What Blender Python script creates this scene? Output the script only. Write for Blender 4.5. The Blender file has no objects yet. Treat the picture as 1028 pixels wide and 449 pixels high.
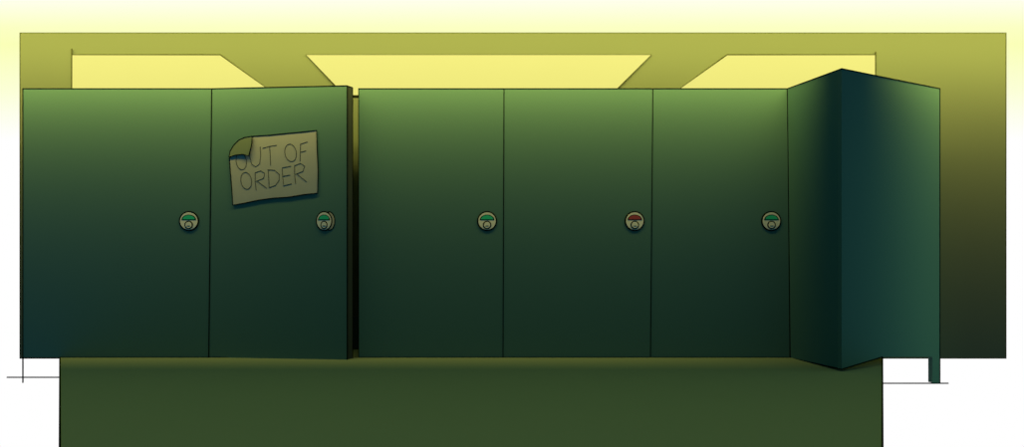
import bpy, math
from mathutils import Vector
sc=bpy.context.scene
sc.view_settings.view_transform='Standard'
sc.view_settings.look='None'
F=714.3; CX=480.0; CY=234.0; EYE=0.875; D=5.0; DW=5.35

def P(px,py,d):
    return Vector(((px-CX)*d/F, d, EYE+(CY-py)*d/F))
def depth_on(px,A,B):
    sA=(A[0]-CX)/F; sB=(B[0]-CX)/F; s=(px-CX)/F
    xa=sA*A[1]; xb=sB*B[1]
    t=(s*A[1]-xa)/((xb-xa)-s*(B[1]-A[1]))
    return A[1]+t*(B[1]-A[1])

# ---------------- materials
def mat(name,col,rough=.7,spec=.1,noise=.06,scale=3.0,metal=0.0,emit=0.0):
    m=bpy.data.materials.new(name); m.use_nodes=True
    nt=m.node_tree; b=nt.nodes['Principled BSDF']
    b.inputs['Roughness'].default_value=rough
    b.inputs['Specular IOR Level'].default_value=spec
    b.inputs['Metallic'].default_value=metal
    tc=nt.nodes.new('ShaderNodeTexCoord'); n=nt.nodes.new('ShaderNodeTexNoise')
    n.inputs['Scale'].default_value=scale; n.inputs['Detail'].default_value=1
    nt.links.new(tc.outputs['Object'],n.inputs['Vector'])
    r=nt.nodes.new('ShaderNodeValToRGB')
    r.color_ramp.elements[0].position=.3; r.color_ramp.elements[1].position=.7
    r.color_ramp.elements[0].color=tuple(c*(1-noise) for c in col)+(1,)
    r.color_ramp.elements[1].color=tuple(c*(1+noise) for c in col)+(1,)
    nt.links.new(n.outputs['Fac'],r.inputs['Fac'])
    if emit>0:
        b.inputs['Base Color'].default_value=(0.02,0.02,0.005,1)
        nt.links.new(r.outputs['Color'],b.inputs['Emission Color'])
        b.inputs['Emission Strength'].default_value=emit
    else:
        nt.links.new(r.outputs['Color'],b.inputs['Base Color'])
    return m
M_door=mat('stall_teal_laminate',(0.090,0.166,0.098),.8,.0,.003)
M_door_shaded=mat('end_panel_teal_shaded',(0.075,0.155,0.098),.8,.0,.003)  # door teal darkened: the end panel's shade is put into its colour
M_edge=mat('door_edge_board',(0.055,0.060,0.035),.8,.0)
M_wall=mat('olive_plaster',(0.096,0.105,0.052),.9,.0,.005)
M_floor=mat('green_floor_vinyl',(0.29,0.315,0.150),.9,.0,.005)
M_rear_floor=mat('rear_floor_dark',(0.05,0.08,0.06))
M_ink=mat('dark_seam',(0.006,0.007,0.003),.9,.0,.0)
M_inkw=mat('olive_trim',(0.035,0.035,0.008),.9,.0,.0)
M_panel=mat('light_panel_diffuser',(0.85,0.80,0.210),.5,.1,.003,emit=.90)
M_paper=mat('old_paper',(0.38,0.345,0.21),.9,.0,.02,12)
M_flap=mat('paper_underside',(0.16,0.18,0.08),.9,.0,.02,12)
M_pencil=mat('pencil',(0.09,0.085,0.05),.9,.0,.0)
M_plate=mat('lock_plate_metal',(0.85,0.70,0.38),.5,.1,.02,20)
M_plate2=mat('lock_side_brass',(0.50,0.38,0.18),.5,.1,.02,20)
M_green=mat('vacant_green',(0.03,0.50,0.17),.5,.1,.0)
M_red=mat('engaged_red',(0.42,0.06,0.04),.5,.1,.0)
M_metal=mat('dark_foot_metal',(0.01,0.01,0.01),.7,.0,.0)

def link(o,parent=None):
    sc.collection.objects.link(o)
    if parent: o.parent=parent
    return o
def mesh(name,vs,fs,m,parent=None):
    me=bpy.data.meshes.new(name); me.from_pydata([tuple(v) for v in vs],[],fs)
    me.materials.append(m); me.validate(); me.update()
    o=bpy.data.objects.new(name,me)
    link(o,parent)
    import bmesh
    bm=bmesh.new(); bm.from_mesh(me); bmesh.ops.recalc_face_normals(bm,faces=bm.faces); bm.to_mesh(me); bm.free()
    return o
def prism(name,pts,off,m,parent=None):
    n=len(pts); off=Vector(off)
    vs=list(pts)+[p+off for p in pts]
    fs=[list(range(n)),list(range(2*n-1,n-1,-1))]
    for i in range(n):
        j=(i+1)%n; fs.append([i,j,n+j,n+i])
    return mesh(name,vs,fs,m,parent)
def lines(name,polys,w,m,parent=None,closed=False,res=2):
    cu=bpy.data.curves.new(name,'CURVE'); cu.dimensions='3D'
    cu.bevel_depth=w; cu.bevel_resolution=res; cu.use_fill_caps=True
    for pl in polys:
        s=cu.splines.new('POLY'); s.points.add(len(pl)-1)
        for q,p in zip(s.points,pl): q.co=(p[0],p[1],p[2],1)
        s.use_cyclic_u=closed
    cu.materials.append(m)
    o=bpy.data.objects.new(name,cu); return link(o,parent)
def disc(name,c,r,th,m,parent,frm=0,to=2*math.pi,sx=1,sz=1,n=40,ux=Vector((1,0,0))):
    """disc in the plane of ux / Z, facing -Y"""
    pts=[]
    for i in range(n):
        a=frm+(to-frm)*i/(n if abs(to-frm-2*math.pi)<1e-6 else n-1)
        pts.append(c+ux*(r*sx*math.cos(a))+Vector((0,0,r*sz*math.sin(a))))
    return prism(name,pts,(0,th,0),m,parent)

K=D/F
# ---------------- back wall with light panels
wall=prism('wall_back',[P(20,33,DW),P(1010,33,DW),P(1010,360,DW),P(20,360,DW)],(0,.1,0),M_wall)
lines('wall_edge_trim',[[P(20,33,DW),P(1010,33,DW),P(1010,360,DW),P(20,360,DW)]],.0035,M_inkw,wall,closed=True)
quads=[[(72,55),(221,55),(278,96),(72,96)],
       [(307,55),(654,55),(613,96),(346,96)],
       [(730,55),(879,55),(879,96),(673,96)]]
for q in quads:
    o=prism('wall_light_panel',[P(x,y,DW-.014) for x,y in q],(0,.0145,0),M_panel)
    lines('frame',[[P(x,y,DW-.015) for x,y in q]],.0045,M_inkw,o,closed=True)
    if q[0][0]==72:
        lines('panel_outline_side',[[P(72,49,DW-.015),P(72,96,DW-.015)]],.004,M_inkw,o)  # side stroke of the panel outline, not a hanging part
    if q[0][0]==730:
        lines('panel_outline_side',[[P(879,52,DW-.015),P(879,94,DW-.015)]],.004,M_inkw,o)
prism('rear_floor_strip',[P(60,318,DW-.02),P(880,318,DW-.02),P(880,349.5,DW-.02),P(60,349.5,DW-.02)],(0,.02,0),M_rear_floor)  # upright strip standing in for the dark floor behind the doors

# ---------------- floor
def G(px,d):
    return Vector(((px-CX)*d/F,d,0))
dn=EYE*F/(470-CY)
fl=prism('floor',[G(60,D-.0),G(886,D-.0),G(886,dn),G(60,dn)],(0,0,-.02),M_floor)
prism('subfloor',[Vector((G(60,D).x,D,0)),Vector((G(886,D).x,D,0)),Vector((G(886,D).x,DW,0)),Vector((G(60,D).x,DW,0))],(0,0,-.02),M_floor,fl)
lines('floor_edge',[[G(60,dn),G(60,D),],[G(886,D),G(886,dn)],[G(60,D-.01),G(886,D-.01)]],.004,M_ink,fl)

# ---------------- locks
def lock(cx,cy,A,B,parent,red=False,thick=False):
    d=depth_on(cx,A,B)
    a=P(A[0],CY,A[1]); b=P(B[0],CY,B[1]); ux=(b-a).normalized()
    k=d/F
    c=P(cx,cy,d)
    def at(dx,dy,front): return c+ux*(dx*k)+Vector((0,-front*.4,-dy*k))
    if thick:
        disc('lock_rear_rim',at(5.2,0,.006),9.7*k,.004,M_ink,parent,ux=ux,sx=.62)
        disc('lock_rear_barrel',at(5.2,0,.009),8.6*k,.004,M_plate2,parent,ux=ux,sx=.60)
        sx=.84
    else: sx=1
    disc('lock_rim',at(0,0,.014),10*k,.0055,M_ink,parent,ux=ux,sx=sx)
    disc('lock_plate',at(0,0,.020),8.7*k,.004,M_plate,parent,ux=ux,sx=sx)
    # half-moon indicator window
    disc('indicator_frame',at(0,-.9,.023),7.3*k,.002,M_ink,parent,0,math.pi,sx=sx,sz=.76,ux=ux)
    disc('indicator',at(0,-1.7,.026),6.1*k,.002,M_red if red else M_green,parent,0,math.pi,sx=sx,sz=.66,ux=ux)
    disc('knob_rim',at(0,3.9,.026),4.2*k,.004,M_ink,parent,ux=ux,sx=sx)
    disc('knob',at(0,3.9,.032),3.1*k,.004,M_plate,parent,ux=ux,sx=sx)
    lines('knob_slot',[[at(-1.6,4.9,.032),at(1.6,4.9,.032)]],.002,M_ink,parent)

TH=.035
def door(pts,A,B,th=TH,name='stall_door'):
    front=[P(x,y,depth_on(x,A,B)) for x,y in pts]
    o=prism(name,front,(0,th,0),M_door)
    lines('edge_line',[front],.0042,M_ink,o,closed=True)
    return o
FA=(0,D); FB=(1028,D)
d1=door([(23,89),(212.5,89),(209.5,359.5),(23,359.5)],FA,FB); lock(190,222,FA,FB,d1)
A2=(210,D); B2=(348.5,4.908)
d2=door([(212.7,89),(348.5,86),(348.5,362),(209.8,359.5)],A2,B2); lock(325.5,222,A2,B2,d2,thick=True)
# thick closing edge of the ajar door
eA=4.912; eB=4.965
ed=[P(348.8,86.2,eA),P(354,88,eB),P(354,360.5,eB),P(348.8,361.8,eA)]
prism('closing_edge',ed,(-.01,.02,0),M_edge,d2)
lines('closing_edge_line',[ed],.004,M_ink,d2,closed=True)
d3=door([(360,89),(506,89),(505,359.5),(360,359.5)],FA,FB); lock(489,222,FA,FB,d3)
d4=door([(506,89),(655.5,89),(653,359.5),(505,359.5)],FA,FB); lock(637,222,FA,FB,d4,red=True)
d5=door([(655.5,89),(790.5,89),(793,359.5),(653,359.5)],FA,FB); lock(774,222,FA,FB,d5)

# ---------------- swung-out end stall
d6s=4.49
e1=[P(790.5,89,D),P(845,69,d6s),P(845,371,d6s),P(793.5,359.5,D)]
p6=prism('stall_end_partition',e1,(.025,.02,0),M_door_shaded)
lines('edge_line',[[e1[1],e1[0],e1[3],e1[2]]],.0042,M_ink,p6)
A6=(845,d6s); B6=(943.5,D)
pp=[(845,69),(943.5,89),(943.5,384.5),(936,384.5),(936,358.5),(886,358.5),(845,371)]
e2=[P(x,y,depth_on(x,A6,B6)) for x,y in pp]
d6=prism('stall_door',e2,(-.01,.03,0),M_door)
lines('edge_line',[[e2[0],e2[1],e2[2]],[e2[5],e2[6]]],.0042,M_ink,d6)

# feet
ft=lines('stall_foot',[[P(7,379,D),P(68,379,D)],[P(23,358,D),P(23,384.5,D)]],.0046,M_metal)
ft=lines('stall_foot',[[P(883,385,D),P(952,385,D)]],.0046,M_metal)

# ---------------- sign
def S(x,y,front=.006):
    p=P(x,y,depth_on(x,A2,B2)); p.y-=front; return p
outl=[(254,137),(270,136),(290,134),(305,132.6),(318,131),(318.6,150),(319.6,172),(319,194),(305,195.5),(290,198),(275,199),(260,201),(246,204),(234,206),(233,190),(231.5,172),(230.5,159)]
sign=prism('out_of_order_sign',[S(x,y) for x,y in outl],(0,.004,0),M_paper)
lines('paper_outline',[[S(x,y,.0065) for x,y in outl]],.0034,M_ink,sign,closed=True)
flap=[(230.5,158),(231.5,152),(235,146),(240,141),(246,138.3),(254,137),(253.8,144),(252.5,150),(250.5,157),(244,155.2),(237,156)]
# curled corner: rises off the sheet toward the free tip
fv=[S(x,y,.010+.001*max(0,min(12,(x-238)*.6+(y-145)*.5))) for x,y in flap]
prism('folded_corner',fv,(0,.0025,0),M_flap,sign)
lines('folded_corner_outline',[fv],.0032,M_ink,sign,closed=True)
def ell(cx,cy,rx,ry,n=22,tilt=.1):
    return [(cx+rx*math.cos(a)+tilt*ry*math.sin(a),cy+ry*math.sin(a)) for a in [2*math.pi*i/n for i in range(n+1)]]
st=[]
st.append(ell(242.5,162,5.2,8.5)) # O
st.append([(251,150),(251.3,158),(253,165),(257,167.5),(261,164.5),(262,156),(261.5,147.5)])
st.append([(264,149),(271,147),(278,146)]); st.append([(271,147.5),(271.6,156),(272,166)])
st.append(ell(292,153.5,5.8,8.8))
st.append([(302,145),(301.6,153),(301.5,162)]); st.append([(301.5,145),(309,142.5)]); st.append([(301.6,153),(307.5,151.5)])
st.append(ell(247.5,181.5,5.4,8.5))
st.append([(257.5,191),(256.5,182),(256.5,173)]); st.append([(256.5,173.5),(262,171.5),(266,174),(265,179),(257.5,182)]); st.append([(258.5,182),(268,189)])
st.append([(270.5,188),(270,179),(269.5,170.5)]); st.append([(269,170.5),(276,171),(280.5,175),(280.5,181),(277,186),(270.5,188.5)])
st.append([(293,184.5),(285,186.5),(284,177),(283.5,168.5),(292.5,166.8)]); st.append([(284,177),(291.5,175.8)])
st.append([(297,184.5),(296,175),(296,166)]); st.append([(296,166.3),(302,164),(306,166.8),(304.5,172),(297,175)]); st.append([(298.5,175),(308,182.5)])
lines('lettering',[[S(x,y,.0062) for x,y in s] for s in st],.0024,M_pencil,sign)

# ---------------- lights
la=bpy.data.lights.new('ceiling_strip_light','AREA'); la.shape='RECTANGLE'; la.size=11.5; la.size_y=.1
la.energy=220; la.color=(1,.93,.29); la.spread=math.radians(159)
lo=bpy.data.objects.new('ceiling_strip_light',la); link(lo)
lo.location=(.25,4.58,EYE+1.54); lo.rotation_euler=(math.radians(78.5),0,0)
# added fill beyond the right end, no fixture there; brightens the open door
sl=bpy.data.lights.new('side_fill_light','AREA'); sl.shape='RECTANGLE'; sl.size=.15; sl.size_y=2.4
sl.energy=1.8; sl.color=(.55,1,.70); sl.spread=math.radians(70)
so=bpy.data.objects.new('side_fill_light',sl); link(so); so.location=(4.3,4.2,.7)
so.rotation_euler=(Vector((2.95,4.95,.7))-Vector(so.location)).to_track_quat('-Z','Y').to_euler()

# ---------------- world: bright studio background ahead, dim teal room behind
w=bpy.data.worlds.new('World'); sc.world=w; w.use_nodes=True
nt=w.node_tree; N=nt.nodes; L=nt.links
bg=N['Background']; tc=N.new('ShaderNodeTexCoord'); sp=N.new('ShaderNodeSeparateXYZ')
L.new(tc.outputs['Generated'],sp.inputs[0])
mx=N.new('ShaderNodeMath'); mx.operation='MAXIMUM'; mx.inputs[1].default_value=.02; L.new(sp.outputs['Y'],mx.inputs[0])
dv=N.new('ShaderNodeMath'); dv.operation='DIVIDE'; L.new(sp.outputs['Z'],dv.inputs[0]); L.new(mx.outputs[0],dv.inputs[1])
r=N.new('ShaderNodeValToRGB'); cr=r.color_ramp
cr.elements[0].position=0; cr.elements[0].color=(1,1,1,1)
cr.elements[1].position=1; cr.elements[1].color=(0.02,.08,.2,1)
for p,c in [(.13,(1,1,1)),(.20,(.97,1,.68)),(.265,(.96,1,.48)),(.29,(.97,1,.55)),(.33,(1,1,.86)),(.36,(1,1,.9)),(.45,(.02,.08,.2))]:
    e=cr.elements.new(p); e.color=c+(1,)
L.new(dv.outputs[0],r.inputs['Fac'])
mk=N.new('ShaderNodeMapRange'); mk.inputs['From Min'].default_value=.1; mk.inputs['From Max'].default_value=.3
L.new(sp.outputs['Y'],mk.inputs['Value'])
mix=N.new('ShaderNodeMix'); mix.data_type='RGBA'
L.new(mk.outputs[0],mix.inputs['Factor']); mix.inputs['A'].default_value=(.010,.100,.26,1)
L.new(r.outputs['Color'],mix.inputs['B'])
# soft olive overhead
mk2=N.new('ShaderNodeMapRange'); mk2.inputs['From Min'].default_value=.6; mk2.inputs['From Max'].default_value=.8
L.new(sp.outputs['Z'],mk2.inputs['Value'])
mix2=N.new('ShaderNodeMix'); mix2.data_type='RGBA'
L.new(mk2.outputs[0],mix2.inputs['Factor']); L.new(mix.outputs['Result'],mix2.inputs['A']); mix2.inputs['B'].default_value=(.21,.31,.11,1)
L.new(mix2.outputs['Result'],bg.inputs['Color'])

# ---------------- camera
cam=bpy.data.cameras.new('camera'); co=bpy.data.objects.new('camera',cam); link(co)
co.location=(0,0,EYE); co.rotation_euler=(math.radians(90),0,0)
cam.sensor_width=36; cam.lens=F*36/1028
cam.shift_x=(514-CX)/1028; cam.shift_y=(CY-224.5)/1028
sc.camera=co
